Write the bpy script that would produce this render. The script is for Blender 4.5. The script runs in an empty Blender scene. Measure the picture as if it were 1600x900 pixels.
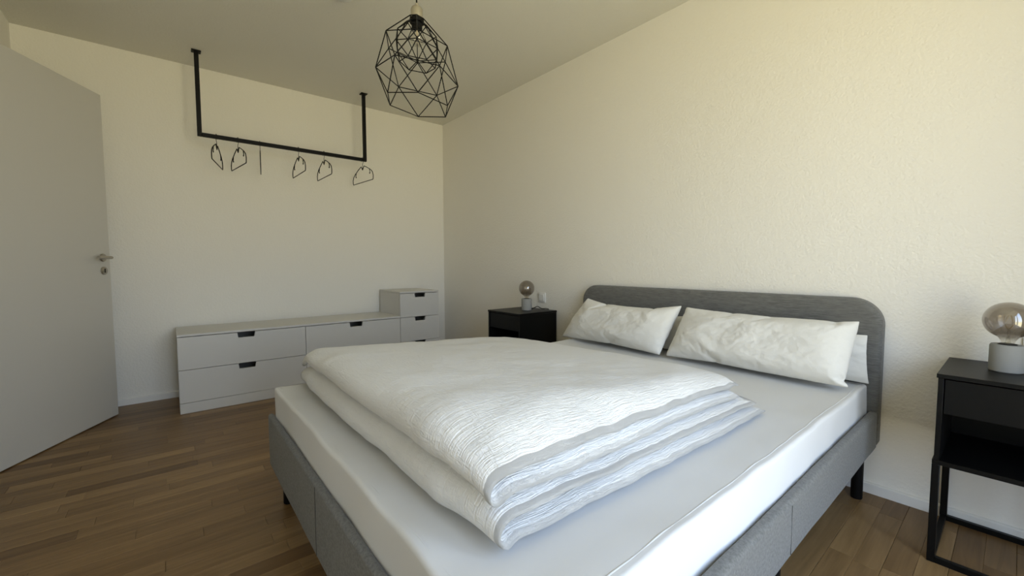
import bpy, bmesh, math, random
import numpy as np
from mathutils import Vector, Matrix, noise

S = bpy.context.scene
COL = S.collection
PI = math.pi

# ------------------------------------------------------------------ camera
CAM = Vector((4.0999, -2.3849, 1.0234))
ya, pi_, ro, FPX = 0.6879, -0.0583, -0.002, 652.177
Fw = Vector((-math.cos(ya)*math.cos(pi_), math.sin(ya)*math.cos(pi_), math.sin(pi_)))
Rt = Vector((math.sin(ya), math.cos(ya), 0.0))
Up = Rt.cross(Fw)
R2 = Rt*math.cos(ro) + Up*math.sin(ro)
U2 = -Rt*math.sin(ro) + Up*math.cos(ro)
cam = bpy.data.cameras.new('camera')
cam.sensor_width = 36.0
cam.sensor_fit = 'HORIZONTAL'
cam.lens = FPX/1600*36.0
cam.clip_start = 0.02
cam.clip_end = 100
camo = bpy.data.objects.new('camera', cam)
COL.objects.link(camo)
M = Matrix(((R2.x, U2.x, -Fw.x, CAM.x), (R2.y, U2.y, -Fw.y, CAM.y), (R2.z, U2.z, -Fw.z, CAM.z), (0, 0, 0, 1)))
camo.matrix_world = M
S.camera = camo

# ------------------------------------------------------------------ world, light, exposure
EXPOSURE = 0.98
SKY_STRENGTH = 6.0
W = bpy.data.worlds.new('daylight')
S.world = W
W.use_nodes = True
nt = W.node_tree
nt.nodes.clear()
wo = nt.nodes.new('ShaderNodeOutputWorld')
wb = nt.nodes.new('ShaderNodeBackground')
tc = nt.nodes.new('ShaderNodeTexCoord')
sx = nt.nodes.new('ShaderNodeSeparateXYZ')
mr = nt.nodes.new('ShaderNodeMapRange')
mr.inputs['From Min'].default_value = -1
mr.inputs['From Max'].default_value = 1
cr = nt.nodes.new('ShaderNodeValToRGB')
el = cr.color_ramp.elements
el[0].position = 0.0
el[0].color = (0.74, 0.66, 0.42, 1)      # sunlit ground below the horizon
el[1].position = 1.0
el[1].color = (0.28, 0.46, 0.86, 1)
for p_, c_ in ((0.47, (0.80, 0.71, 0.46, 1)), (0.505, (0.70, 0.74, 0.79, 1)), (0.62, (0.58, 0.70, 0.90, 1))):
    e = el.new(p_)
    e.color = c_
nt.links.new(tc.outputs['Generated'], sx.inputs[0])
nt.links.new(sx.outputs['Z'], mr.inputs['Value'])
nt.links.new(mr.outputs[0], cr.inputs[0])
nt.links.new(cr.outputs[0], wb.inputs['Color'])
wb.inputs['Strength'].default_value = SKY_STRENGTH
nt.links.new(wb.outputs[0], wo.inputs['Surface'])

WX = 4.80                     # inner face of the window wall
GX = WX + 0.26                # glass plane
WY0, WY1, WZ0, WZ1 = -2.55, -0.78, 0.03, 2.42
pl = bpy.data.lights.new('window_portal', 'AREA')
pl.shape = 'RECTANGLE'
pl.size = WZ1 - WZ0
pl.size_y = WY1 - WY0
pl.cycles.is_portal = True
po = bpy.data.objects.new('window_portal', pl)
COL.objects.link(po)
po.location = (GX + 0.06, (WY0+WY1)/2, (WZ0+WZ1)/2)
po.rotation_euler = (0, PI/2, 0)          # -Z axis points to -X, into the room

S.view_settings.view_transform = 'Standard'
S.view_settings.look = 'None'
S.view_settings.exposure = EXPOSURE
S.view_settings.gamma = 1.0
S.view_settings.use_curve_mapping = False
try:
    S.cycles.use_adaptive_sampling = True
    S.cycles.adaptive_threshold = 0.03
    S.cycles.glossy_bounces = 3
    S.cycles.transmission_bounces = 3
    S.cycles.max_bounces = 7
    S.cycles.diffuse_bounces = 5
    S.cycles.transparent_max_bounces = 14
    S.cycles.sample_clamp_indirect = 6.0
    S.cycles.caustics_reflective = False
    S.cycles.caustics_refractive = False
except Exception:
    pass

# ------------------------------------------------------------------ materials
def new_mat(name):
    m = bpy.data.materials.new(name)
    m.use_nodes = True
    t = m.node_tree
    b = t.nodes['Principled BSDF']
    return m, t, b

def N(t, kind, **kw):
    n = t.nodes.new(kind)
    for k, v in kw.items():
        if k in n.inputs:
            n.inputs[k].default_value = v
        else:
            setattr(n, k, v)
    return n

def simple(name, col, rough=0.5, metal=0.0, spec=0.5, bump=0.0, bscale=200.0, var=0.0):
    m, t, b = new_mat(name)
    b.inputs['Roughness'].default_value = rough
    b.inputs['Metallic'].default_value = metal
    b.inputs['Specular IOR Level'].default_value = spec
    c = t.nodes.new('ShaderNodeTexCoord')
    n = N(t, 'ShaderNodeTexNoise', Scale=bscale, Detail=3.0)
    t.links.new(c.outputs['Object'], n.inputs['Vector'])
    r = t.nodes.new('ShaderNodeValToRGB')
    lo = [max(0, x*(1-var)) for x in col]
    hi = [min(1, x*(1+var)) for x in col]
    r.color_ramp.elements[0].color = (*lo, 1)
    r.color_ramp.elements[1].color = (*hi, 1)
    t.links.new(n.outputs['Fac'], r.inputs[0])
    t.links.new(r.outputs[0], b.inputs['Base Color'])
    if bump:
        bp = N(t, 'ShaderNodeBump', Strength=bump, Distance=0.002)
        t.links.new(n.outputs['Fac'], bp.inputs['Height'])
        t.links.new(bp.outputs[0], b.inputs['Normal'])
    return m

def plaster(name, col, strength, scale):
    m, t, b = new_mat(name)
    b.inputs['Base Color'].default_value = (*col, 1)
    b.inputs['Roughness'].default_value = 0.92
    b.inputs['Specular IOR Level'].default_value = 0.2
    c = t.nodes.new('ShaderNodeTexCoord')
    n1 = N(t, 'ShaderNodeTexNoise', Scale=scale, Detail=4.0, Roughness=0.55)
    v = N(t, 'ShaderNodeTexVoronoi', Scale=scale*0.6)
    v.feature = 'SMOOTH_F1'
    t.links.new(c.outputs['Object'], n1.inputs['Vector'])
    t.links.new(c.outputs['Object'], v.inputs['Vector'])
    a = N(t, 'ShaderNodeMath', operation='ADD')
    t.links.new(n1.outputs['Fac'], a.inputs[0])
    t.links.new(v.outputs['Distance'], a.inputs[1])
    bp = N(t, 'ShaderNodeBump', Strength=strength, Distance=0.004)
    t.links.new(a.outputs[0], bp.inputs['Height'])
    t.links.new(bp.outputs[0], b.inputs['Normal'])
    return m

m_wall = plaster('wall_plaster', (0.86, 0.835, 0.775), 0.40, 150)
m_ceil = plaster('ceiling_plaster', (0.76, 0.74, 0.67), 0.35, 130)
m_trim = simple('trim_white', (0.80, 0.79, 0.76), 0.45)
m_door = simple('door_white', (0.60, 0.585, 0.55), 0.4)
m_white = simple('dresser_white', (0.62, 0.61, 0.585), 0.42)
m_black = simple('stand_black', (0.0035, 0.0035, 0.0033), 0.40, spec=0.2, bump=0.1, bscale=900)
m_blackmetal = simple('black_metal', (0.004, 0.004, 0.004), 0.5, spec=0.2)
m_steel = simple('brushed_steel', (0.42, 0.39, 0.34), 0.36, metal=1.0)
m_nickel = simple('satin_nickel', (0.62, 0.58, 0.48), 0.28, metal=1.0)
m_dark = simple('keyhole_dark', (0.004, 0.004, 0.004), 0.8)
m_cement = simple('lamp_cement', (0.27, 0.27, 0.26), 0.85, bump=0.15, bscale=400, var=0.05)
m_plastic = simple('switch_white', (0.78, 0.77, 0.74), 0.35)
m_filament = simple('filament', (0.75, 0.62, 0.40), 0.3)
m_frame = simple('window_frame_white', (0.80, 0.80, 0.78), 0.35)

def glass_mat(name, tint, ior=1.45, refl=1.0):
    m, t, b = new_mat(name)
    t.nodes.remove(b)
    out = [n for n in t.nodes if n.type == 'OUTPUT_MATERIAL'][0]
    tr = N(t, 'ShaderNodeBsdfTransparent')
    gl = N(t, 'ShaderNodeBsdfGlossy', Roughness=0.02)
    gl.inputs['Color'].default_value = (refl, refl, refl, 1)
    lw = N(t, 'ShaderNodeLayerWeight', Blend=0.5)      # same value on both sides of the thin shell
    pw = N(t, 'ShaderNodeMath', operation='POWER')
    pw.inputs[1].default_value = 4.0
    fr = N(t, 'ShaderNodeMath', operation='MULTIPLY_ADD')
    f0 = ((ior-1)/(ior+1))**2
    fr.inputs[1].default_value = 0.75
    fr.inputs[2].default_value = f0*2.4
    t.links.new(lw.outputs['Facing'], pw.inputs[0])
    t.links.new(pw.outputs[0], fr.inputs[0])
    if len(tint) == 3:
        tr.inputs['Color'].default_value = (*tint, 1)
    mx = t.nodes.new('ShaderNodeMixShader')
    t.links.new(fr.outputs[0], mx.inputs[0])
    t.links.new(tr.outputs[0], mx.inputs[1])
    t.links.new(gl.outputs[0], mx.inputs[2])
    t.links.new(mx.outputs[0], out.inputs['Surface'])
    return m, t, tr
m_glass, _, _ = glass_mat('window_glass', (0.96, 0.97, 0.96))
m_clear, _, _ = glass_mat('clear_bulb_glass', (0.93, 0.92, 0.88), 1.5)
m_smoke, _t, _tr = glass_mat('smoke_bulb_glass', (0.6, 0.55, 0.5), 1.55)
# smoke glass fades to clear towards the neck
_c = _t.nodes.new('ShaderNodeTexCoord')
_s = _t.nodes.new('ShaderNodeSeparateXYZ')
_r = _t.nodes.new('ShaderNodeValToRGB')
_m = N(_t, 'ShaderNodeMapRange')
_m.inputs['From Min'].default_value = 0.08
_m.inputs['From Max'].default_value = 0.24
_r.color_ramp.elements[0].position = 0.16
_r.color_ramp.elements[0].color = (0.90, 0.88, 0.84, 1)
_r.color_ramp.elements[1].position = 0.5
_r.color_ramp.elements[1].color = (0.57, 0.53, 0.49, 1)
_e = _r.color_ramp.elements.new(0.30)
_e.color = (0.44, 0.405, 0.37, 1)
_t.links.new(_c.outputs['Object'], _s.inputs[0])
_t.links.new(_s.outputs['Z'], _m.inputs['Value'])
_t.links.new(_m.outputs[0], _r.inputs[0])
_t.links.new(_r.outputs[0], _tr.inputs['Color'])

def upholstery(name, streak):
    m, t, b = new_mat(name)
    b.inputs['Roughness'].default_value = 0.95
    b.inputs['Specular IOR Level'].default_value = 0.15
    b.inputs['Sheen Weight'].default_value = 0.15
    c = t.nodes.new('ShaderNodeTexCoord')
    mp = t.nodes.new('ShaderNodeMapping')
    mp.inputs['Scale'].default_value = streak
    n = N(t, 'ShaderNodeTexNoise', Scale=1.0, Detail=5.0, Roughness=0.7)
    w = N(t, 'ShaderNodeTexNoise', Scale=700.0, Detail=2.0)
    t.links.new(c.outputs['Object'], mp.inputs[0])
    t.links.new(mp.outputs[0], n.inputs['Vector'])
    t.links.new(c.outputs['Object'], w.inputs['Vector'])
    r = t.nodes.new('ShaderNodeValToRGB')
    r.color_ramp.elements[0].position = 0.32
    r.color_ramp.elements[0].color = (0.108, 0.107, 0.101, 1)
    r.color_ramp.elements[1].position = 0.68
    r.color_ramp.elements[1].color = (0.195, 0.194, 0.184, 1)
    t.links.new(n.outputs['Fac'], r.inputs[0])
    t.links.new(r.outputs[0], b.inputs['Base Color'])
    bp = N(t, 'ShaderNodeBump', Strength=0.35, Distance=0.0015)
    t.links.new(w.outputs['Fac'], bp.inputs['Height'])
    t.links.new(bp.outputs[0], b.inputs['Normal'])
    return m
m_uph_head = upholstery('grey_upholstery_headboard', (25, 60, 260))
m_uph = upholstery('grey_upholstery', (140, 140, 140))
m_seam = simple('seam_thread', (0.045, 0.045, 0.045), 0.9)

def cloth(name, col, kind):
    m, t, b = new_mat(name)
    b.inputs['Base Color'].default_value = (*col, 1)
    b.inputs['Roughness'].default_value = 0.9
    b.inputs['Specular IOR Level'].default_value = 0.2
    b.inputs['Sheen Weight'].default_value = 0.1
    c = t.nodes.new('ShaderNodeTexCoord')
    def layer(sc, detail, dist=0.0, out='Object'):
        mp = t.nodes.new('ShaderNodeMapping')
        mp.inputs['Scale'].default_value = sc
        n = N(t, 'ShaderNodeTexNoise', Scale=1.0, Detail=detail, Roughness=0.5, Distortion=dist)
        t.links.new(c.outputs[out], mp.inputs[0])
        t.links.new(mp.outputs[0], n.inputs['Vector'])
        return n.outputs['Fac']
    prev = None
    def bump(h, st, di):
        nonlocal prev
        bp = N(t, 'ShaderNodeBump', Strength=st, Distance=di)
        t.links.new(h, bp.inputs['Height'])
        if prev:
            t.links.new(prev, bp.inputs['Normal'])
        prev = bp.outputs[0]
    if kind == 'muslin':            # UV is in metres: u across, v along the folded length
        bump(layer((9, 5, 1), 3, 0.6, 'UV'), 0.25, 0.006)
        bump(layer((70, 9, 1), 3, 1.5, 'UV'), 0.4, 0.005)
        bump(layer((230, 16, 1), 2, 1.5, 'UV'), 0.75, 0.0048)
        bump(layer((28, 200, 1), 2, 1.2, 'UV'), 0.7, 0.0038)
    elif kind == 'sheet':
        bump(layer((5, 5, 5), 2), 0.4, 0.006)
    else:
        bump(layer((13, 9, 15), 4, 1.0), 0.4, 0.010)
        bump(layer((60, 40, 45), 3, 1.0), 0.4, 0.002)
    t.links.new(prev, b.inputs['Normal'])
    return m
m_muslin = cloth('white_muslin', (0.73, 0.73, 0.725), 'muslin')
m_sheet = cloth('white_jersey_sheet', (0.64, 0.64, 0.635), 'sheet')
m_pillow = cloth('white_cotton', (0.73, 0.72, 0.685), 'cotton')

def wood():
    m, t, b = new_mat('oak_parquet')
    at = t.nodes.new('ShaderNodeAttribute')
    at.attribute_name = 'tint'
    c = t.nodes.new('ShaderNodeTexCoord')
    sp = t.nodes.new('ShaderNodeSeparateXYZ')
    t.links.new(at.outputs['Vector'], sp.inputs[0])
    # shift the grain in every stave by its own tint
    off = N(t, 'ShaderNodeVectorMath', operation='SCALE')
    off.inputs['Scale'].default_value = 37.0
    t.links.new(at.outputs['Vector'], off.inputs[0])
    ad = N(t, 'ShaderNodeVectorMath', operation='ADD')
    t.links.new(c.outputs['Object'], ad.inputs[0])
    t.links.new(off.outputs[0], ad.inputs[1])
    mp = t.nodes.new('ShaderNodeMapping')
    mp.inputs['Scale'].default_value = (38, 2.6, 1)
    t.links.new(ad.outputs[0], mp.inputs[0])
    n = N(t, 'ShaderNodeTexNoise', Scale=1.0, Detail=6.0, Roughness=0.6, Distortion=0.6)
    t.links.new(mp.outputs[0], n.inputs['Vector'])
    mp2 = t.nodes.new('ShaderNodeMapping')
    mp2.inputs['Scale'].default_value = (400, 14, 1)
    t.links.new(ad.outputs[0], mp2.inputs[0])
    n2 = N(t, 'ShaderNodeTexNoise', Scale=1.0, Detail=3.0)
    t.links.new(mp2.outputs[0], n2.inputs['Vector'])
    r1 = t.nodes.new('ShaderNodeValToRGB')
    r1.color_ramp.elements[0].position = 0.0
    r1.color_ramp.elements[0].color = (0.145, 0.080, 0.031, 1)
    r1.color_ramp.elements[1].position = 1.0
    r1.color_ramp.elements[1].color = (0.340, 0.216, 0.096, 1)
    t.links.new(sp.outputs[0], r1.inputs[0])
    r2 = t.nodes.new('ShaderNodeValToRGB')
    r2.color_ramp.elements[0].position = 0.3
    r2.color_ramp.elements[0].color = (0.70, 0.66, 0.60, 1)
    r2.color_ramp.elements[1].position = 0.7
    r2.color_ramp.elements[1].color = (1.08, 1.08, 1.06, 1)
    t.links.new(n.outputs['Fac'], r2.inputs[0])
    mx = t.nodes.new('ShaderNodeMix')
    mx.data_type = 'RGBA'
    mx.blend_type = 'MULTIPLY'
    mx.inputs[0].default_value = 1.0
    t.links.new(r1.outputs[0], mx.inputs[6])
    t.links.new(r2.outputs[0], mx.inputs[7])
    t.links.new(mx.outputs[2], b.inputs['Base Color'])
    b.inputs['Roughness'].default_value = 0.38
    b.inputs['Specular IOR Level'].default_value = 0.28
    bp = N(t, 'ShaderNodeBump', Strength=0.12, Distance=0.001)
    t.links.new(n2.outputs['Fac'], bp.inputs['Height'])
    t.links.new(bp.outputs[0], b.inputs['Normal'])
    return m
m_wood = wood()
m_sub = simple('parquet_joint', (0.10, 0.065, 0.035), 0.8)

# ------------------------------------------------------------------ helpers
def obj(name, data, mat=None, parent=None, smooth=False, angle=None):
    """data: bmesh or (verts, faces); links ONE mesh object."""
    me = bpy.data.meshes.new(name)
    if isinstance(data, tuple):
        me.from_pydata([tuple(v) for v in data[0]], [], [tuple(f) for f in data[1]])
    else:
        data.to_mesh(me)
        data.free()
    if mat:
        me.materials.append(mat)
    if smooth:
        for p in me.polygons:
            p.use_smooth = True
        if angle:
            try:
                me.set_sharp_from_angle(angle=math.radians(angle))
            except Exception:
                pass
    o = bpy.data.objects.new(name, me)
    COL.objects.link(o)
    if parent:
        o.parent = parent
    return o

def thing(name, label, cat, loc=(0, 0, 0), rz=0.0, group=None):
    o = bpy.data.objects.new(name, None)
    COL.objects.link(o)
    o.empty_display_size = 0.1
    o.location = loc
    o.rotation_euler = (0, 0, rz)
    return tag(o, label, cat, group)

def tag(o, label=None, cat=None, group=None, kind=None):
    if label: o['label'] = label
    if cat: o['category'] = cat
    if group: o['group'] = group
    if kind: o['kind'] = kind
    return o

def bx(bm, x0, x1, y0, y1, z0, z1, bev=0.0, seg=2):
    mat = Matrix.Translation(((x0+x1)/2, (y0+y1)/2, (z0+z1)/2)) @ Matrix.Diagonal((abs(x1-x0), abs(y1-y0), abs(z1-z0), 1))
    r = bmesh.ops.create_cube(bm, size=1.0, matrix=mat)
    if bev:
        es = list({e for v in r['verts'] for e in v.link_edges})
        bmesh.ops.bevel(bm, geom=es, offset=bev, segments=seg, profile=0.5, affect='EDGES')
    return bm

def box(name, x0, x1, y0, y1, z0, z1, mat, parent=None, bev=0.0, seg=2):
    bm = bmesh.new()
    bx(bm, x0, x1, y0, y1, z0, z1, bev, seg)
    return obj(name, bm, mat, parent, smooth=bev > 0, angle=40)

def tube(bm, pts, r, sides=8, closed=False, square=False):
    pts = [Vector(p) for p in pts]
    n = len(pts)
    rings = []
    prevn = None
    for i, p in enumerate(pts):
        if closed:
            d = (pts[(i+1) % n] - pts[i-1]).normalized()
        else:
            d = (pts[min(i+1, n-1)] - pts[max(i-1, 0)]).normalized()
        if prevn is None:
            a = Vector((0, 0, 1)) if abs(d.z) < 0.9 else Vector((1, 0, 0))
            nn = (a - d*a.dot(d)).normalized()
        else:
            nn = (prevn - d*prevn.dot(d))
            nn = nn.normalized() if nn.length > 1e-6 else prevn
        prevn = nn
        b = d.cross(nn)
        rr = r[i] if isinstance(r, (list, tuple)) else r
        rings.append([bm.verts.new(p + (nn*math.cos(2*PI*k/sides) + b*math.sin(2*PI*k/sides))*rr) for k in range(sides)])
    m = n if closed else n-1
    for i in range(m):
        A, B = rings[i], rings[(i+1) % n]
        for k in range(sides):
            bm.faces.new((A[k], A[(k+1) % sides], B[(k+1) % sides], B[k]))
    if not closed:
        bm.faces.new(rings[0][::-1])
        bm.faces.new(rings[-1])
    return bm

def lathe(bm, prof, seg=32, cap0=True, cap1=True, c=(0, 0, 0)):
    rings = []
    for r, z in prof:
        if r < 1e-6:
            rings.append([bm.verts.new((c[0], c[1], c[2]+z))])
        else:
            rings.append([bm.verts.new((c[0]+r*math.cos(2*PI*k/seg), c[1]+r*math.sin(2*PI*k/seg), c[2]+z)) for k in range(seg)])
    for A, B in zip(rings, rings[1:]):
        for k in range(seg):
            k2 = (k+1) % seg
            if len(A) == 1 and len(B) == 1: continue
            if len(A) == 1: bm.faces.new((A[0], B[k], B[k2]))
            elif len(B) == 1: bm.faces.new((A[k], A[k2], B[0]))
            else: bm.faces.new((A[k], A[k2], B[k2], B[k]))
    if cap0 and len(rings[0]) > 1: bm.faces.new(rings[0][::-1])
    if cap1 and len(rings[-1]) > 1: bm.faces.new(rings[-1])
    bmesh.ops.recalc_face_normals(bm, faces=bm.faces)
    return bm

def smoothpath(pts, sub=6, closed=False):
    """Catmull-Rom through pts."""
    P = [Vector(p) for p in pts]
    n = len(P)
    out = []
    rng = range(n if closed else n-1)
    for i in rng:
        p0 = P[(i-1) % n] if closed else P[max(i-1, 0)]
        p1 = P[i]
        p2 = P[(i+1) % n]
        p3 = P[(i+2) % n] if closed else P[min(i+2, n-1)]
        for k in range(sub):
            t = k/sub
            out.append(0.5*((2*p1) + (p2-p0)*t + (2*p0-5*p1+4*p2-p3)*t*t + (-p0+3*p1-3*p2+p3)*t**3))
    if not closed:
        out.append(P[-1])
    return out

def rbox(x0, x1, y0, y1, z0, z1, r, n=(12, 12, 6), disp=None):
    """Soft rounded box: a gridded cube surface pushed out of its inner box."""
    lo = Vector((x0, y0, z0)); hi = Vector((x1, y1, z1))
    vid = {}
    V = []; F = []
    def samp(a, k, m):      # denser near the ends
        rr = r*1.0
        L = hi[a]-lo[a]
        e = 4
        if k <= e: return lo[a] + rr*(k/e)
        if k >= m-e: return hi[a] - rr*((m-k)/e)
        return lo[a] + rr + (L-2*rr)*((k-e)/(m-2*e))
    cnt = [max(10, q+8) for q in n]
    def vert(i, j, k):
        key = (i, j, k)
        if key in vid: return vid[key]
        p = Vector((samp(0, i, cnt[0]), samp(1, j, cnt[1]), samp(2, k, cnt[2])))
        q = Vector([min(max(p[a], lo[a]+r), hi[a]-r) for a in range(3)])
        d = p-q
        m = max(abs(d.x), abs(d.y), abs(d.z))
        if d.length > 1e-9:
            p = q + d.normalized()*r*(m/r)
        if disp: p = p + disp(p, d.normalized() if d.length > 1e-9 else Vector((0, 0, 1)))
        vid[key] = len(V)
        V.append(p)
        return vid[key]
    A = cnt
    for ax in range(3):
        o1, o2 = [a for a in range(3) if a != ax]
        for side in (0, A[ax]):
            for i in range(A[o1]):
                for j in range(A[o2]):
                    q = []
                    for (di, dj) in ((0, 0), (1, 0), (1, 1), (0, 1)):
                        t = [0, 0, 0]
                        t[ax] = side; t[o1] = i+di; t[o2] = j+dj
                        q.append(vert(*t))
                    flip = (side == 0) ^ (ax == 1)
                    F.append(q[::-1] if flip else q)
    return V, F

def nz(x, y, z): return noise.noise(Vector((x, y, z)))

# ------------------------------------------------------------------ setting
H = 2.54
XW, YD = WX, -3.10
DX0, DX1, DH = 1.02, 1.92, 2.16       # doorway in the wall the door hangs on
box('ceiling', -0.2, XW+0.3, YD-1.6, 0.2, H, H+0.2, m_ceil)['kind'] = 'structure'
box('wall_back', -0.2, 0, YD-1.6, 0.2, -0.1, H, m_wall)['kind'] = 'structure'
box('wall_right', 0, XW+0.3, 0, 0.2, -0.1, H, m_wall)['kind'] = 'structure'
bm = bmesh.new()
for a in ((0, DX0, -0.1, H), (DX1, XW+0.3, -0.1, H), (DX0, DX1, DH, H)):
    bx(bm, a[0], a[1], YD-0.12, YD, a[2], a[3])
obj('wall_left', bm, m_wall)['kind'] = 'structure'
bm = bmesh.new()
bx(bm, 0, XW+0.3, YD-1.5, YD-1.4, -0.1, H)
bx(bm, 3.0, 3.1, YD-1.4, YD-0.12, -0.1, H)
obj('wall_hallway', bm, m_wall)['kind'] = 'structure'
bm = bmesh.new()
for a in ((YD, WY0, -0.1, H), (WY1, 0.0, -0.1, H), (WY0, WY1, -0.1, WZ0), (WY0, WY1, WZ1, H)):
    bx(bm, XW, XW+0.3, a[0], a[1], a[2], a[3])
obj('wall_front', bm, m_wall)['kind'] = 'structure'

# window: frame, two sashes, panes
win = box('window_1', GX-0.03, GX+0.03, WY0, WY1, WZ0, WZ0+0.06, m_frame, None, 0.004)
win['kind'] = 'structure'
for nm, y0, y1, z0, z1 in (('frame_head', WY0, WY1, WZ1-0.06, WZ1), ('frame_jamb', WY0, WY0+0.06, WZ0+.06, WZ1-.06), ('frame_jamb', WY1-0.06, WY1, WZ0+.06, WZ1-.06)):
    box(nm, GX-0.03, GX+0.03, y0, y1, z0, z1, m_frame, win, 0.004)
ym = (WY0+WY1)/2
for y0, y1 in ((WY0+.062, ym-.002), (ym+.002, WY1-.062)):
    bm = bmesh.new()
    z0, z1 = WZ0+.062, WZ1-.062
    for a in ((y0, y0+.07, z0, z1), (y1-.07, y1, z0, z1), (y0+.07, y1-.07, z0, z0+.07), (y0+.07, y1-.07, z1-.07, z1)):
        bx(bm, GX-0.045, GX+0.02, a[0], a[1], a[2], a[3])
    s = obj('sash', bm, m_frame, win)
    box('pane', GX-0.012, GX-0.008, y0+.07, y1-.07, z0+.07, z1-.07, m_glass, s)

# floor: board substrate + oak staves running along Y
fl = box('floor', 0, XW+0.3, YD-1.4, 0, -0.1, -0.0035, m_sub)
fl['kind'] = 'structure'
def px(p):
    d = Vector(p)-CAM
    z = d.dot(Fw)
    if z < 0.05: return None
    return 800+FPX*d.dot(R2)/z, 450-FPX*d.dot(U2)/z
rnd = random.Random(11)
SW = 0.072
staves = []
x = 3.704 - 52*SW + 0.0
row = 0
k0 = -int(3.704/SW)-1
for k in range(k0, 20):
    xa = max(0.0, 3.704 + k*SW); xb = min(XW, 3.704 + (k+1)*SW)
    if xb-xa < 0.01: continue
    y = YD - rnd.uniform(0, 0.4)
    base = rnd.uniform(-.1, .1)
    while y < 0:
        L = rnd.uniform(0.32, 0.68)
        y0, y1 = max(y, YD), min(y+L, 0.0)
        if y1-y0 > 0.01:
            staves.append((xa, xb, y0, y1, min(1, max(0, rnd.gauss(.5, .20)+base)), rnd.random(), (k % 2)))
        y += L
def stave_geo(V, F, T, s):
    xa, xb, y0, y1, t1, t2, odd = s
    g1 = 0.0005 if odd else 0.0002
    g0 = 0.0002 if odd else 0.0005
    e = 0.0007
    n = len(V)
    a0, a1, b0, b1 = xa+g0, xb-g1, y0+.0004, y1-.0004
    V += [(a0, b0, -.0035), (a1, b0, -.0035), (a1, b1, -.0035), (a0, b1, -.0035),
          (a0, b0, -e), (a1, b0, -e), (a1, b1, -e), (a0, b1, -e),
          (a0+e, b0+e, 0), (a1-e, b0+e, 0), (a1-e, b1-e, 0), (a0+e, b1-e, 0)]
    for q in range(4):
        r = (q+1) % 4
        F += [(n+q, n+r, n+4+r, n+4+q), (n+4+q, n+4+r, n+8+r, n+8+q)]
    F += [(n+8, n+9, n+10, n+11)]
    T += [(t1, t2, t2*t1)]*12
def stave_obj(lst, name):
    V, F, T = [], [], []
    for s in lst: stave_geo(V, F, T, s)
    o = obj(name, (V, F), m_wood, fl)
    at = o.data.attributes.new('tint', 'FLOAT_VECTOR', 'POINT')
    at.data.foreach_set('vector', [c for t in T for c in t])
    return o
def score(s):
    best = 0
    c = [px((s[0], s[2], 0)), px((s[1], s[2], 0)), px((s[1], s[3], 0)), px((s[0], s[3], 0))]
    if any(q is None for q in c): return 0
    xs = [q[0] for q in c]; ys = [q[1] for q in c]
    if max(xs) < 0 or min(xs) > 1600 or max(ys) < 0 or min(ys) > 900: return 0
    xm, ymm = (s[0]+s[1])/2, (s[2]+s[3])/2
    if 2.15 < xm < 3.6 and ymm > -2.0: return 0.5         # under the bed
    if xm < 0.45: return 0.5
    a = 0.5*abs(sum(c[i][0]*c[(i+1) % 4][1]-c[(i+1) % 4][0]*c[i][1] for i in range(4)))
    return 1+a
staves.sort(key=score, reverse=True)
vis = [s for s in staves if score(s) > 1][:280]
rest = [s for s in staves if s not in vis]
for s in vis: stave_obj([s], 'plank')
stave_obj(rest, 'plank_field')['kind'] = 'stuff'
hf = box('floor_hallway', 0, 3.0, YD-1.4, YD, -0.003, 0, m_sub)
hf['kind'] = 'structure'

# baseboards
def baseboard(name, pts):
    bm = bmesh.new()
    (x0, y0), (x1, y1), (nx, ny) = pts
    prof = [(0, 0), (0.014, 0), (0.014, 0.040), (0.010, 0.0445), (0.004, 0.046), (0, 0.046)]
    A = [bm.verts.new((x0+nx*d, y0+ny*d, z)) for d, z in prof]
    B = [bm.verts.new((x1+nx*d, y1+ny*d, z)) for d, z in prof]
    for i in range(len(prof)):
        j = (i+1) % len(prof)
        bm.faces.new((A[i], A[j], B[j], B[i]))
    bm.faces.new(A[::-1]); bm.faces.new(B)
    bmesh.ops.recalc_face_normals(bm, faces=bm.faces)
    o = obj(name, bm, m_trim)
    o['kind'] = 'structure'
baseboard('baseboard_back', ((0, YD), (0, 0), (1, 0)))
baseboard('baseboard_right', ((0.014, 0), (XW, 0), (0, -1)))
baseboard('baseboard_left', ((0.014, YD), (DX0-.06, YD), (0, 1)))
baseboard('baseboard_front', ((XW, WY1), (XW, -0.014), (-1, 0)))
bm = bmesh.new()
for a in ((DX0-.06, DX0+.01, 0, DH+.06), (DX1-.01, DX1+.06, 0, DH+.06), (DX0+.01, DX1-.01, DH-.01, DH+.06)):
    bx(bm, a[0], a[1], YD-.13, YD+.012, a[2], a[3], 0.002, 1)
obj('trim_1', bm, m_trim)['kind'] = 'structure'

# door leaf (open), hinged at the far left
dvec = Vector((-0.88528, 0.46505, 0)); DE = Vector((0.2417, -2.6852, 0))
ang = math.atan2(dvec.y, dvec.x)
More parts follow.
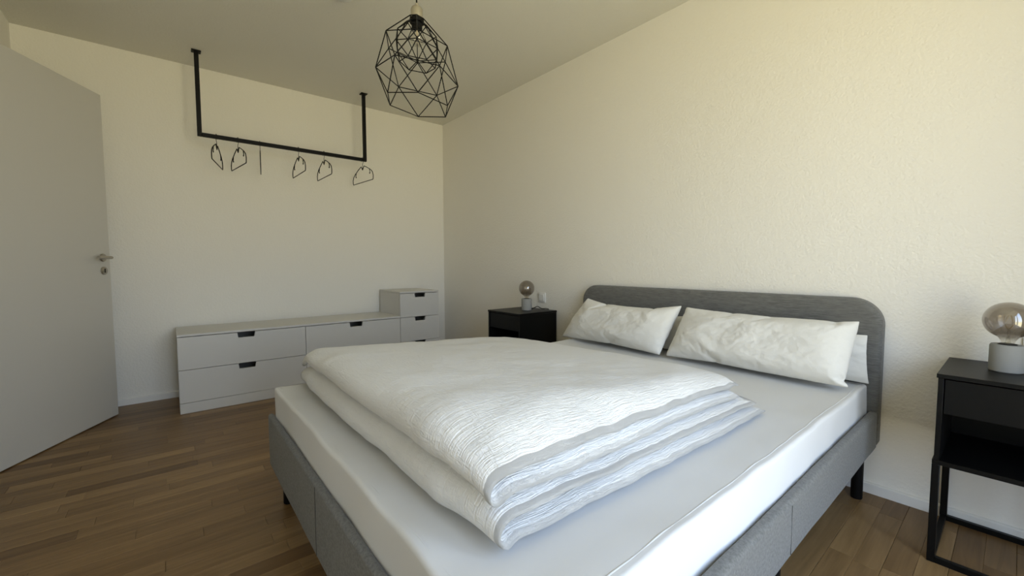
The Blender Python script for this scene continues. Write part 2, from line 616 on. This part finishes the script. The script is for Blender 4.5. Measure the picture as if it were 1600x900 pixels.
# local frame: x runs hinge -> free edge, y = normal; the seen face looks at the camera
nvec = Vector((-dvec.y, dvec.x, 0))
if nvec.dot(CAM-DE) < 0: sgn = -1
else: sgn = 1
LW = 0.86
hinge = DE - dvec*LW
th = 0.040
dh = 2.125
bm = bmesh.new()
y0, y1 = (0, -th) if sgn > 0 else (0, th)
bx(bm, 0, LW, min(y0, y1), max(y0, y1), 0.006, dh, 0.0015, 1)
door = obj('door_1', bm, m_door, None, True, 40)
door.location = hinge
door.rotation_euler = (0, 0, ang)
door['kind'] = 'structure'
def dpt(s, n, z): return Vector((s, n*sgn, z))
for face, side in ((0, 1), (1, -1)):
    off = 0 if not face else -th
    bm = bmesh.new()
    R = Matrix.Rotation(-PI/2*sgn*side, 4, 'X')
    lathe(bm, [(0, 0), (0.026, 0), (0.026, 0.006), (0.0235, 0.009), (0.010, 0.009), (0.010, 0.045), (0, 0.045)], 28)
    bmesh.ops.transform(bm, matrix=Matrix.Translation(dpt(LW-.064, off, 1.068)) @ R, verts=bm.verts)
    path = smoothpath([dpt(LW-.064, off+side*.040, 1.068), dpt(LW-.067, off+side*.052, 1.068), dpt(LW-.085, off+side*.056, 1.068), dpt(LW-.13, off+side*.056, 1.068), dpt(LW-.185, off+side*.056, 1.068)], 5)
    tube(bm, path, 0.0098, 14)
    obj('door_handle', bm, m_steel, door, True, 40)
    bm = bmesh.new()
    lathe(bm, [(0, 0), (0.026, 0), (0.026, 0.006), (0.0235, 0.008), (0, 0.008)], 28)
    bmesh.ops.transform(bm, matrix=Matrix.Translation(dpt(LW-.060, off, 0.983)) @ R, verts=bm.verts)
    es = obj('key_escutcheon', bm, m_steel, door, True, 40)
    bm = bmesh.new()
    a = dpt(LW-.0638, off+side*.0075, 0.969); b_ = dpt(LW-.0562, off+side*.009, 0.997)
    bx(bm, min(a.x, b_.x), max(a.x, b_.x), min(a.y, b_.y), max(a.y, b_.y), a.z, b_.z, 0.002, 2)
    obj('keyhole', bm, m_dark, es)

# ------------------------------------------------------------------ chests of drawers
def drawer(parent, xf, y0, y1, z0, z1, notch=0.112, nd=0.037):
    """front with a tapered finger cut-out in its top edge, and the drawer box behind."""
    t = 0.018
    c = (y0+y1)/2
    P = [(y0, z0), (y1, z0), (y1, z1), (c+notch/2, z1), (c+notch/2-.006, z1-nd), (c-notch/2+.006, z1-nd), (c-notch/2, z1), (y0, z1)]
    bm = bmesh.new()
    A = [bm.verts.new((xf, a, b)) for a, b in P]
    B = [bm.verts.new((xf-t, a, b)) for a, b in P]
    n = len(P)
    def fan(L, rev):
        q = [(7, 0, 5, 6), (0, 1, 4, 5), (1, 2, 3, 4)]
        for f in q:
            vs = [L[i] for i in f]
            bm.faces.new(vs[::-1] if rev else vs)
    fan(A, False); fan(B, True)
    for i in range(n):
        bm.faces.new((A[i], B[i], B[(i+1) % n], A[(i+1) % n]))
    bmesh.ops.recalc_face_normals(bm, faces=bm.faces)
    d = obj('drawer', bm, m_white, parent)
    bm = bmesh.new()
    bx(bm, xf-.40, xf-t-.030, y0+.02, y1-.02, z0+.012, z0+.020)
    for a in (y0+.02, y1-.032):
        bx(bm, xf-.40, xf-t, a, a+.012, z0+.020, z1-.06)
    obj('drawer_box', bm, m_white, d)
    return d

def chest(name, label, y0, mods, zs, ztop, group=None):
    """mods: list of module widths along +y; zs: seam heights."""
    XF, DEP = 0.5115, 0.47
    t = thing(name, label, 'chest of drawers', (0, 0, 0), 0, group)
    Y1 = y0+sum(mods)
    xb = XF-DEP
    box('top_panel', xb, XF, y0, Y1, ztop-.016, ztop, m_white, t, 0.0012, 1)
    box('plinth', XF-.06, XF-.001, y0+.001, Y1-.001, 0, zs[0]-.003, m_white, t, 0.0012, 1)
    box('back_panel', xb, xb+.006, y0+.012, Y1-.012, 0.06, ztop-.018, m_white, t)
    y = y0
    for w in mods:
        for a, b in ((y+.0006, y+.014), (y+w-.014, y+w-.0006)):
            box('side_panel', xb, XF-.020, a, b, 0, ztop-.017, m_white, t)
        box('bottom_panel', xb+.006, XF-.062, y+.015, y+w-.015, .055, .068, m_white, t)
        for z0, z1 in zip(zs, zs[1:]):
            drawer(t, XF, y+.0018, y+w-.0018, z0, z1-.0035)
        y += w
    return t
ZS = [0.074, 0.302, 0.530]
chest('chest_of_drawers', 'long low white chest with four wide drawers under the clothes rail', -2.3616, [0.80, 0.80], ZS, 0.5465)
chest('chest_of_drawers', 'narrow taller white chest with stacked small drawers in the corner', -0.7616, [0.40], ZS+[0.752], 0.7685)

# ------------------------------------------------------------------ bed
B0, B1, YF = 2.098, 3.743, -2.0825
bed = thing('bed', 'grey upholstered double bed with rounded headboard and black legs', 'bed', (0, 0, 0))
def soft(p, n):
    return n*(nz(p.x*6, p.y*6, p.z*9)*0.0018)
def uph(name, *a, r=0.018, n=(20, 20, 6), mat=None):
    V, F = rbox(*a, r, n, soft)
    return obj(name, (V, F), mat or m_uph, bed, True)
yj = -1.13
for xx0, xx1, xo in ((B1-.032, B1, B1), (B0, B0+.048, B0)):
    r_ = uph('side_rail', xx0, xx1, YF+.0245, -0.078, 0.232, 0.390, r=.012, n=(6, 40, 6))
    box('seam', xo-.0008, xo+.0012, yj-.0008, yj+.0008, 0.245, 0.380, m_seam, r_)
xj = 2.835
r_ = uph('foot_rail', B0-.002, B1, YF-.001, YF+.0235, 0.165, 0.390, r=.012, n=(40, 6, 6))
box('seam', xj-.0009, xj+.0009, YF-.0024, YF, 0.176, 0.380, m_seam, r_)
# headboard: rounded-rect slab with soft edges
def rrect(x0, x1, z0, z1, rt, rb, d, n=14):
    P = []
    for (cx, cz, a0, r) in ((x1-rt, z1-rt, 0, rt), (x0+rt, z1-rt, 90, rt), (x0+rb, z0+rb, 180, rb), (x1-rb, z0+rb, 270, rb)):
        for k in range(n+1):
            a = math.radians(a0+90*k/n)
            P.append((cx+(r-d)*math.cos(a), cz+(r-d)*math.sin(a)))
    return P
bm = bmesh.new()
rings = []
yb, yf_ = -0.006, -0.074
e = 0.020
for y, d in [(yb, .006), (yb-.006, 0)] + [(yf_+e-e*math.sin(math.radians(a)), e-e*math.cos(math.radians(a))) for a in (0, 22, 45, 68, 90)] + [(yf_-.0005, .026)]:
    rings.append([bm.verts.new((px_, y, pz)) for px_, pz in rrect(2.088, 3.742, 0.222, 0.870, 0.115, 0.03, d)])
for A, B in zip(rings, rings[1:]):
    n = len(A)
    for i in range(n):
        bm.faces.new((A[i], A[(i+1) % n], B[(i+1) % n], B[i]))
bm.faces.new(rings[0]); bm.faces.new(rings[-1])
bmesh.ops.recalc_face_normals(bm, faces=bm.faces)
hb = obj('headboard', bm, m_uph_head, bed, True, 50)
box('seam', 2.8995, 2.9010, -0.0755, -0.073, 0.40, 0.868, m_uph, hb)
for lx, ly in ((B0+.045, YF+.06), (B1-.05, YF+.06), (B0+.055, -0.10), (B1-.055, -0.10), (B1-.07, -1.04)):
    bm = bmesh.new()
    lathe(bm, [(0.019, 0), (0.021, 0.004), (0.021, 0.262), (0, 0.262)], 20, c=(lx, ly, 0))
    obj('leg', bm, m_blackmetal, bed, True, 40)
box('slat_base', B0+.06, B1-.06, YF+.06, -0.085, 0.262, 0.300, m_blackmetal, bed)

# mattress in a fitted sheet
def mdisp(p, n):
    d = Vector((0, 0, 0))
    ex = max(0, 1-min(abs(p.x-2.145), abs(p.x-3.705))/.10)
    ey = max(0, 1-min(abs(p.y+2.055), abs(p.y+.085))/.10)
    e = max(ex, ey)
    top = 1 if p.z > .44 else (p.z-.30)/.14
    if p.z > .36:
        d.z += top*(.0035*nz(p.x*3, p.y*3, 1) + e*.007*nz(p.x*7, p.y*7, 4.2) - .006*(1-e))
        d.x += .006*nz(p.x*4+9, p.y*5, p.z*5)*e
        d.y += .006*nz(p.x*5, p.y*5+5, p.z*5)*e
    else:
        d.x += .003*nz(p.x*4+9, p.y*9, p.z*5)
    # drawn-up corner at the foot
    cx = math.exp(-(((p.x-2.14)/.10)**2+((p.y+2.06)/.09)**2))
    d.z += cx*.012*max(0, top)
    d.x += -cx*.006; d.y += -cx*.008
    return d
V, F = rbox(2.150, 3.706, -2.058, -0.078, 0.302, 0.503, 0.012, (70, 90, 14), mdisp)
mt = obj('mattress', (V, F), m_sheet, None, True)
tag(mt, 'thick mattress covered by a smooth white fitted sheet on the grey bed frame', 'mattress')
# hem piping along the upper edge of the fitted sheet
def mesh_top(x, y):
    p = Vector((x, y, .503))
    return p + mdisp(p, Vector((0, 0, 1)))
bm = bmesh.new()
pts = []
for k in range(120):
    y = -2.035 + k*(1.94/119)
    p = mesh_top(3.684, y)
    pts.append(p+Vector((0.003*nz(y*9, 2, 0), 0, -.0016+0.001*nz(y*14, 0, 3))))
tube(bm, pts, 0.0026, 8)
obj('sheet_seam', bm, m_sheet, mt, True)
bm = bmesh.new()
pts = []
for k in range(100):
    x = 2.175 + k*(1.505/99)
    p = mesh_top(x, -2.037)
    pts.append(p+Vector((0, 0.003*nz(x*9, 2, 0), -.0022+0.001*nz(x*14, 0, 3))))
tube(bm, pts, 0.0026, 8)
obj('sheet_seam', bm, m_sheet, mt, True)

# ------------------------------------------------------------------ soft goods: inflated in the cloth solver, then laid in place
def sim(Wd, Hd, nx, ny, frames, pressure, shrink, seed, bend=0.5, z0=.006):
    rn = random.Random(seed)
    g = {}; V = []; F = []; UV = []
    for side in (0, 1):
        for i in range(nx+1):
            for j in range(ny+1):
                edge = i in (0, nx) or j in (0, ny)
                if side and edge:
                    g[1, i, j] = g[0, i, j]; continue
                z = 0 if edge else (z0 if side else -z0)+rn.uniform(-.0015, .0015)
                g[side, i, j] = len(V)
                V.append((Wd*(i/nx-.5), Hd*(j/ny-.5), z))
                UV.append((i/nx, j/ny, side))
    for side in (0, 1):
        for i in range(nx):
            for j in range(ny):
                q = [g[side, i, j], g[side, i+1, j], g[side, i+1, j+1], g[side, i, j+1]]
                F.append(q if side else q[::-1])
    me = bpy.data.meshes.new('tmp')
    me.from_pydata(V, [], F)
    o = bpy.data.objects.new('tmp', me)
    COL.objects.link(o)
    md = o.modifiers.new('c', 'CLOTH')
    s = md.settings
    s.quality = 5; s.mass = .3; s.use_pressure = True; s.uniform_pressure_force = pressure
    s.shrink_min = shrink; s.tension_stiffness = 15; s.compression_stiffness = 15
    s.shear_stiffness = 5; s.bending_stiffness = bend; s.effector_weights.gravity = 0; s.air_damping = 5
    md.collision_settings.use_self_collision = False
    md.collision_settings.use_collision = False
    md.point_cache.frame_start = 1; md.point_cache.frame_end = frames
    for f in range(1, frames+1): S.frame_set(f)
    dg = bpy.context.evaluated_depsgraph_get()
    co = np.array([v.co[:] for v in o.evaluated_get(dg).data.vertices])
    bpy.data.objects.remove(o)
    S.frame_set(1)
    return co, F, UV, g

def lay_pillow(name, label, geo, nx, ny, BL, BR, TR, TL, thick, zmin, seed, sag=0.0, belly=0.0, group=None):
    co, F, UV, g = geo
    c = co.copy()
    hx = abs(c[g[0, nx, ny], 0]); hy = abs(c[g[0, nx, ny], 1])
    zz = np.abs(c[:, 2]).max()
    BL, BR, TR, TL = map(Vector, (BL, BR, TR, TL))
    nrm = ((BR-BL).cross(TL-BL)).normalized()     # faces the room
    V = []
    for q in c:
        u = (q[0]/hx+1)/2; v = (q[1]/hy+1)/2
        P = BL*(1-u)*(1-v)+BR*u*(1-v)+TR*u*v+TL*(1-u)*v
        n = q[2]/zz*thick/2
        P = P + nrm*n
        uu = min(1, max(0, u)); vv = min(1, max(0, v))
        P.z -= sag*4*uu*(1-uu)*max(0, vv-.2)
        P += nrm*(belly*math.sin(PI*vv)*math.sin(PI*uu)+.006*nz(u*5+seed, v*3, seed)+.004*nz(u*11+v*5+seed, v*7-u*3, seed))
        if P.z < zmin: P.z = zmin+(P.z-zmin)*.08
        if P.y > -0.078: P.y = -0.078+(P.y+.078)*.02
        V.append(P)
    o = obj(name, (V, F), m_pillow, None, True)
    md = o.modifiers.new('smooth', 'SUBSURF'); md.levels = 1; md.render_levels = 1
    tag(o, label, 'pillow', group)
    return o
NX, NY = 72, 36
gA = sim(.82, .44, NX, NY, 20, 1.9, -.05, 3, bend=.35)
gB = sim(.86, .44, NX, NY, 20, 1.8, -.065, 8, bend=.3)
ZM = 0.5035
lay_pillow('pillow', 'white pillow behind the front left one, only its edge showing by the gap', gB, NX, NY,
           (2.16, -.128, .51), (2.925, -.128, .51), (2.915, -.112, .725), (2.19, -.112, .72), .065, ZM, 5)
lay_pillow('pillow', 'white pillow behind the wide right one, its edge sticking out to the right', gA, NX, NY,
           (2.97, -.128, .51), (3.715, -.130, .512), (3.705, -.112, .72), (2.99, -.112, .72), .065, ZM, 9)
lay_pillow('pillow', 'smooth white pillow leaning on the headboard left of the gap', gA, NX, NY,
           (2.085, -.275, .510), (2.845, -.300, .512), (2.915, -.185, .790), (2.235, -.185, .790), .165, ZM, 1, sag=.03, belly=.008)
lay_pillow('pillow', 'creased cream white pillow leaning on the headboard right of the gap', gB, NX, NY,
           (2.885, -.285, .512), (3.672, -.300, .512), (3.690, -.185, .785), (2.945, -.185, .785), .165, ZM, 2, sag=.004, belly=.008)

def duvet(name, label, geo, nx, ny, xl, xr, yfoot, yhl, yhu, zb, t0, t1, seed, zfloor, taper=0.0):
    """geo: flat inflated quilt; folded once at the foot end so that two layers lie on each other."""
    co, F, UV, g = geo
    Wm = np.abs(co[:, 0]).max(); Lm = np.abs(co[:, 1]).max(); Zm = np.percentile(np.abs(co[:, 2]), 97)
    Lh = yhl-yfoot; Lu = yhu-yfoot
    V = []; uvs = []
    tf = t0
    arc = PI*tf/2
    a = Lh-tf; b = Lu-tf
    Ltot = a+arc+b
    for q, uv in zip(co, UV):
        X = q[0]/Wm
        s = (q[1]/Lm+1)/2*Ltot
        n = max(-1.15, min(1.15, q[2]/Zm))
        tk = 1-taper*((1-X)/2)**1.5
        if s < a:                      # lower layer, head end -> foot
            y = yhl-s; f = (yhl-y)/a
            t = (t1+(t0-t1)*f)*tk
            base = zb(X, y)
            lay = 0
            z = base + t/2 + n*t/2*-1
        elif s < a+arc:                # the fold
            ph = (s-a)/arc*PI
            r = max(0.1, (1+n*1.0))*tf*tk/2
            base = zb(X, yfoot+tf)
            y = yfoot+tf - r*math.sin(ph)*(1+.5*(1-tk))
            z = base + tf*tk - r*math.cos(ph)
            t = tf; lay = .5
        else:
            y = yfoot+tf+(s-a-arc); f = 1-(s-a-arc)/b
            t = (t1+(t0-t1)*f)*tk
            base = zb(X, y)
            tl = t
            z = base + tl + t/2 + n*t/2
            lay = 1
        k = (y-yfoot)/Lh
        x0 = xl[0]*(1-k)+xl[1]*k; x1 = xr[0]*(1-k)+xr[1]*k
        drift = .014*nz(y*2.5, lay*3.1+seed, 1.7)+.006*nz(y*9, lay*5+seed, 2)
        x = x0+(x1-x0)*(X+1)/2 + drift*X*X*(1 if X > 0 else -1)
        if lay == 1: x -= .028*max(0, X)**4*max(0, min(1, (k-.3)/.7))
        y += .010*nz(x*3+seed, lay*2, s)
        ed = max(0, (abs(X)-.80)/.20)
        x += ed*.006*nz(y*24, lay*4+seed, 3)*(1 if X > 0 else -1)
        z += ed*.0045*nz(y*30, lay*4+seed, 8)+.002*nz(x*26, y*16, lay+seed)
        z += .003*nz(x*3.2+seed, y*3.2, lay*2.2)+.0035*nz(x*9+seed, y*7, lay)
        # seams: edge sags to half the height of its layer
        e2 = max(0, (abs(X)-.84)/.16)
        z -= t*e2**1.4*(.15 if lay == 0 else .34)
        zf = zfloor(x, y)
        if z < zf: z = zf+.0005
        V.append((x, y, z))
        uvs.append(((X+1)*.72+uv[2]*3, s))
    o = obj(name, (V, F), m_muslin, None, True)
    ul = o.data.uv_layers.new(name='UVMap')
    vi = np.empty(len(o.data.loops), dtype=np.int32)
    o.data.loops.foreach_get('vertex_index', vi)
    ul.data.foreach_set('uv', np.array(uvs)[vi].astype(np.float32).ravel())
    md = o.modifiers.new('smooth', 'SUBSURF'); md.levels = 1; md.render_levels = 1
    tag(o, label, 'duvet')
    return o, np.array(V)
DNX, DNY = 64, 112
gD = sim(1.46, 2.35, DNX, DNY, 14, .9, -.03, 21, bend=.3, z0=.012)
d1, V1 = duvet('duvet', 'white crinkled muslin duvet folded in half, the lower of the two on the bed', gD, DNX, DNY,
      (2.16, 2.17), (3.552, 3.580), -1.992, -0.80, -0.83, lambda X, y: .503, .058, .034, 3.3, lambda x, y: .5035)
# height field of the lower quilt, for the upper one to lie on
G = 48
hx0, hx1, hy0, hy1 = 2.1, 3.7, -2.05, -.75
hm = np.full((G, G), .50)
for p in V1:
    i = int((p[0]-hx0)/(hx1-hx0)*(G-1)+.5); j = int((p[1]-hy0)/(hy1-hy0)*(G-1)+.5)
    if 0 <= i < G and 0 <= j < G: hm[i, j] = max(hm[i, j], p[2])
def hfield(x, y):
    fi = min(max((x-hx0)/(hx1-hx0)*(G-1), 0), G-1.001); fj = min(max((y-hy0)/(hy1-hy0)*(G-1), 0), G-1.001)
    i, j = int(fi), int(fj); u, v = fi-i, fj-j
    return (hm[i, j]*(1-u)+hm[i+1, j]*u)*(1-v)+(hm[i, j+1]*(1-u)+hm[i+1, j+1]*u)*v
for _ in range(2):
    P_ = np.pad(hm, 1, mode='edge')
    hm = (P_[:-2, 1:-1]+P_[2:, 1:-1]+P_[1:-1, :-2]+P_[1:-1, 2:]+2*P_[1:-1, 1:-1])/6
def zb2(X, y):
    x = 2.87+.66*X
    h = hfield(x, y)
    return max(h, .575-.03*max(0, (y+1.9))-.012*abs(X)**3)+.004
d2, V2 = duvet('duvet', 'white crinkled muslin duvet folded in half, lying on top of the other one', gD, DNX, DNY,
      (2.17, 2.20), (3.552, 3.530), -2.004, -0.90, -0.855, zb2, .056, .036, 7.7, lambda x, y: hfield(x, y)+.003, taper=.5)

# ------------------------------------------------------------------ bedside tables
def bedside(x0, label):
    t = thing('bedside_table', label, 'bedside table', (x0, 0, 0), 0, None)
    w, y0, y1, zt, zbm = .398, -.404, -.017, .652, .342
    box('table_top', 0, w, y0, y1, zt-.014, zt, m_black, t, .0012, 1)
    for a, b in ((.004, .018), (w-.018, w-.004)):
        box('side_panel', a, b, y0+.002, y1, zbm+.016, zt-.014, m_black, t, .001, 1)
    box('back_panel', .018, w-.018, y1-.008, y1, zbm+.016, zt-.014, m_black, t)
    box('bottom_panel', 0, w, y0, y1, zbm, zbm+.016, m_black, t, .0012, 1)
    box('drawer', .020, w-.020, y0+.008, y1-.03, .517, zt-.0175, m_black, t, .0012, 1)
    s = .020
    for lx in (0, w-s):
        for ly in (y0, y1-s):
            box('leg', lx, lx+s, ly, ly+s, 0, zbm, m_black, t, .0015, 1)
    for lx in (0, w-s):
        box('floor_rail', lx+.001, lx+s-.001, y0+s, y1-s, 0, s, m_black, t, .001, 1)
    for ly in (y0, y1-s):
        box('floor_rail', s, w-s, ly+.001, ly+s-.001, 0, s, m_black, t, .001, 1)
    return t
bedside(1.381, 'black square-framed bedside table left of the headboard by the corner')
bedside(3.937, 'black square-framed bedside table at the right edge of the picture')

def lamp(x, y, label, cord):
    t = thing('table_lamp', label, 'lamp', (x, y, .652))
    bm = bmesh.new()
    lathe(bm, [(0.0385, 0), (.0415, .003), (.0415, .088), (.0385, .093), (.024, .093), (.024, .078), (0, .078)], 48)
    obj('lamp_base', bm, m_cement, t, True, 40)
    bm = bmesh.new()
    lathe(bm, [(0, .0785), (.0215, .0785), (.0215, .0945), (.019, .096), (0, .096)], 32)
    obj('socket', bm, m_dark, t, True, 40)
    R, zc = .0625, .175
    prof = [(.0165, .096), (.0165, .104), (.020, .1105)]
    for k in range(0, 25):
        a = math.radians(-66+156*k/24)
        prof.append((max(0, R*math.cos(a)), zc+R*math.sin(a)))
    prof[-1] = (0, zc+R)
    bm = bmesh.new()
    lathe(bm, prof, 48, cap0=False)
    blb = obj('bulb', bm, m_smoke, t, True)
    bm = bmesh.new()
    lathe(bm, [(0, .096), (.0075, .0962), (.0055, .112), (.003, .118), (.0028, .150), (0, .152)], 16)
    obj('glass_stem', bm, m_clear, blb, True)
    bm = bmesh.new()
    for k in range(4):
        a = k*PI/2+.4
        tube(bm, [(.004*math.cos(a), .004*math.sin(a), .148), (.017*math.cos(a+.5), .017*math.sin(a+.5), .165), (.012*math.cos(a+1), .012*math.sin(a+1), .192)], .0009, 6)
    obj('filament', bm, m_filament, blb, True)
    bm = bmesh.new()
    tube(bm, smoothpath(cord, 8), .0032, 8)
    obj('cord', bm, m_blackmetal, t, True)
    return t
lamp(1.607, -.185, 'small grey cement lamp with round smoked bulb on the left bedside table',
     [(.036, .018, .010), (.055, .035, .022), (.065, .06, .030), (.070, .10, .012), (.072, .155, .006), (.074, .1765, -.02), (.078, .1765, -.20)])
lamp(4.084, -.185, 'small grey cement lamp with round smoked bulb on the right bedside table',
     [(.036, .018, .010), (.060, .035, .020), (.085, .06, .022), (.105, .10, .010), (.112, .155, .006), (.114, .1765, -.02), (.116, .1765, -.20)])

# wall switches
def wall_plate(x, z, label, cat):
    t = thing('wall_switch', label, cat, (x, 0, z))
    bm = bmesh.new()
    bx(bm, 0, .081, -.010, -.0005, 0, .081, .003, 2)
    obj('switch_plate', bm, m_plastic, t, True, 40)
    bm = bmesh.new()
    v = [bm.verts.new(p) for p in ((.013, -.010, .013), (.068, -.010, .013), (.068, -.010, .068), (.013, -.010, .068),
                                   (.014, -.0125, .014), (.067, -.0125, .014), (.067, -.0165, .067), (.014, -.0165, .067))]
    for f in ((0, 1, 5, 4), (1, 2, 6, 5), (2, 3, 7, 6), (3, 0, 4, 7), (4, 5, 6, 7), (3, 2, 1, 0)):
        bm.faces.new([v[i] for i in f])
    bmesh.ops.recalc_face_normals(bm, faces=bm.faces)
    obj('rocker', bm, m_plastic, t)
wall_plate(1.556, .704, 'white square light switch on the wall between the left lamp and the headboard', 'light switch')
wall_plate(4.118, .700, 'white square light switch half hidden behind the right bulb', 'light switch')

# ------------------------------------------------------------------ ceiling hung clothes rail and hangers
rail = thing('clothes_rail', 'black square tube clothes rail hung from the ceiling above the long chest', 'clothes rail', (.307, 0, H))
q = .0135
ya_, yb_, zr = -2.175, -.981, 1.957-H
for nm, y in (('post', ya_), ('post', yb_)):
    box(nm, -q, q, y-q, y+q, zr+q*.0-.0135, -.008, m_blackmetal, rail, .002, 1)
    box('ceiling_plate', -.028, .028, y-.028, y+.028, -.008, -.0005, m_blackmetal, rail, .002, 1)
box('bar', -q, q, ya_+q, yb_-q, zr-q, zr+q, m_blackmetal, rail, .002, 1)

def hanger_mesh(parent):
    bm = bmesh.new()
    w = .20
    # frame outline in the local xz plane, z = 0 on top of the bar; closed loop
    half = [(.012, -.092), (.030, -.075), (.090, -.098), (.155, -.128), (.185, -.150), (.198, -.178), (.196, -.208), (.190, -.216)]
    pts = [(x_, 0, z_) for x_, z_ in half] + [(-x_, 0, z_) for x_, z_ in reversed(half)]
    pts = pts + [(-.006, 0, -.104), (.006, 0, -.104)][:0]
    loop = [Vector((0, 0, -.108))] + [Vector(p) for p in pts]
    dense = []
    n = len(loop)
    for i in range(n):
        a, b_ = loop[i], loop[(i+1) % n]
        dense += [a, a.lerp(b_, .5)]
    tube(bm, dense, .0034, 8, closed=True)
    for sg in (1, -1):
        tube(bm, smoothpath([(sg*.128, 0, -.113), (sg*.137, 0, -.135), (sg*.140, 0, -.150), (sg*.134, 0, -.158), (sg*.130, 0, -.150)], 4), .0032, 8)
    body = obj('hanger_body', bm, m_blackmetal, parent, True)
    bm = bmesh.new()
    pts = [(-.020, 0, -.030), (-.0215, 0, -.014)]
    for k in range(9):
        a = math.radians(180-180*k/8)
        pts.append((.0215*math.cos(a), 0, -.012+.0155*math.sin(a)))
    pts += [(.0205, 0, -.030), (.012, 0, -.044), (.002, 0, -.056), (0, 0, -.075), (0, 0, -.106)]
    tube(bm, smoothpath(pts, 3), .0018, 8)
    hook = obj('hook', bm, m_blackmetal, parent, True)
    return body, hook
ht = 1.9735
places = [(-2.076, -14, 'leftmost black hanger, seen nearly edge on, its near end to the left'),
          (-1.945, 7.5, 'second black hanger from the left, turned to show its whole outline'),
          (-1.800, -8.8, 'third black hanger from the left, seen exactly edge on as a line'),
          (-1.528, 1.0, 'fourth black hanger from the left, after the wide gap on the rail'),
          (-1.331, 1.0, 'fifth black hanger from the left, second from the right end of the rail'),
          (-1.003, 5.5, 'rightmost black hanger at the corner where rail meets post')]
first = None
for i, (y, az, lab) in enumerate(places):
    if first is None:
        h = thing('clothes_hanger', lab, 'hanger', (.307, y, ht), math.radians(az), 'black hangers on the clothes rail')
        hanger_mesh(h)
        first = h
    else:
        h = first.copy(); COL.objects.link(h)
        h.location = (.307, y, ht); h.rotation_euler = (0, 0, math.radians(az))
        h['label'] = lab
        for ch in list(first.children):
            c_ = ch.copy(); COL.objects.link(c_); c_.parent = h

# ------------------------------------------------------------------ pendant lamp
PX, PY = 2.478, -1.556
pend = thing('pendant_lamp', 'black geometric wire cage pendant lamp with a smaller cage inside', 'lamp', (PX, PY, 0))
ef = Vector((PX-4.1, PY+2.385, 0)).normalized(); er = Vector((ef.y, -ef.x, 0))
bm = bmesh.new()
lathe(bm, [(.0, H-.0005), (.05, H-.0005), (.05, H-.02), (.042, H-.045), (.006, H-.05), (0, H-.05)], 32)
obj('canopy', bm, m_blackmetal, pend, True, 40)
bm = bmesh.new()
tube(bm, [(0, 0, H-.045), (0, 0, 2.30), (0, 0, 2.088)], .0030, 10)
obj('cord', bm, m_blackmetal, pend, True)
bm = bmesh.new()
lathe(bm, [(0, 2.090), (.0065, 2.090), (.0070, 2.077), (.016, 2.076), (.0215, 2.072), (.0245, 2.064), (.0245, 2.028), (.0, 2.028)], 32)
obj('socket_cup', bm, m_nickel, pend, True, 40)
bm = bmesh.new()
lathe(bm, [(0, 2.028), (.024, 2.028), (.029, 2.027), (.029, 2.012), (.0215, 2.011), (.0215, 1.990), (0, 1.990)], 32)
obj('lamp_holder', bm, m_blackmetal, pend, True, 40)
bm = bmesh.new()
prof = [(.013, 1.990), (.014, 1.982)]
for k in range(17):
    a = math.radians(62-152*k/16)
    prof.append((max(0, .0315*math.cos(a)), 1.951+.0315*math.sin(a)))
prof[-1] = (0, 1.951-.0315)
lathe(bm, prof, 32, cap0=False)
pb = obj('bulb', bm, m_clear, pend, True)
bm = bmesh.new()
tube(bm, [(0, 0, 1.989), (0, 0, 1.965)], .0032, 8)
tube(bm, smoothpath([(0.003, 0, 1.966), (.012, .004, 1.950), (.004, .010, 1.938), (-.010, .004, 1.940), (-.012, -.004, 1.952), (-.003, 0, 1.966)], 5), .0009, 6)
obj('filament', bm, m_filament, pb, True)

def cage(name, rings, tilt, pivot, r, parent, rot=0.0):
    """rings: (radius, z, phase in degrees); neighbouring hexagons joined by slanting wires."""
    T = Matrix.Rotation(math.radians(tilt), 4, ef)
    P = []
    for rad, z, ph in rings:
        L = []
        for k in range(6):
            a = math.radians(ph+60*k+rot)
            p = er*rad*math.cos(a)+ef*rad*math.sin(a)+Vector((0, 0, z))
            pv = Vector((0, 0, z))
            L.append(T @ (p-pv)+pv)
        P.append(L)
    bm = bmesh.new()
    E = []
    for L in P:
        for k in range(6): E.append((L[k], L[(k+1) % 6]))
    for (A, B, ra, rb) in zip(P, P[1:], rings, rings[1:]):
        for k in range(6):
            d = sorted(range(6), key=lambda j: (A[k]-B[j]).length)
            same = abs(((ra[2]-rb[2]) % 60)) < 1
            for j in (d[:1] if same else d[:2]): E.append((A[k], B[j]))
    for a, b_ in E: tube(bm, [a, b_], r, 6)
    return obj(name, bm, m_blackmetal, parent)
cage('outer_cage', [(.030, 2.030, 30), (.138, 1.917, 30), (.168, 1.797, 0), (.136, 1.682, 30)], 8, 2.028, .0021, pend)
cage('inner_cage', [(.029, 2.014, 0), (.078, 1.975, 0), (.095, 1.905, 30), (.072, 1.846, 0)], 6, 2.014, .0020, pend)

# smoke detector on the ceiling, just reaching into the picture
sd = thing('smoke_detector', 'flat white round detector on the ceiling at the top edge left of the pendant', 'smoke detector', (1.635, -1.570, H))
bm = bmesh.new()
lathe(bm, [(0, -.0005), (.050, -.0005), (.050, -.012), (.047, -.026), (.038, -.034), (0, -.036)], 40)
obj('housing', bm, m_plastic, sd, True, 40)
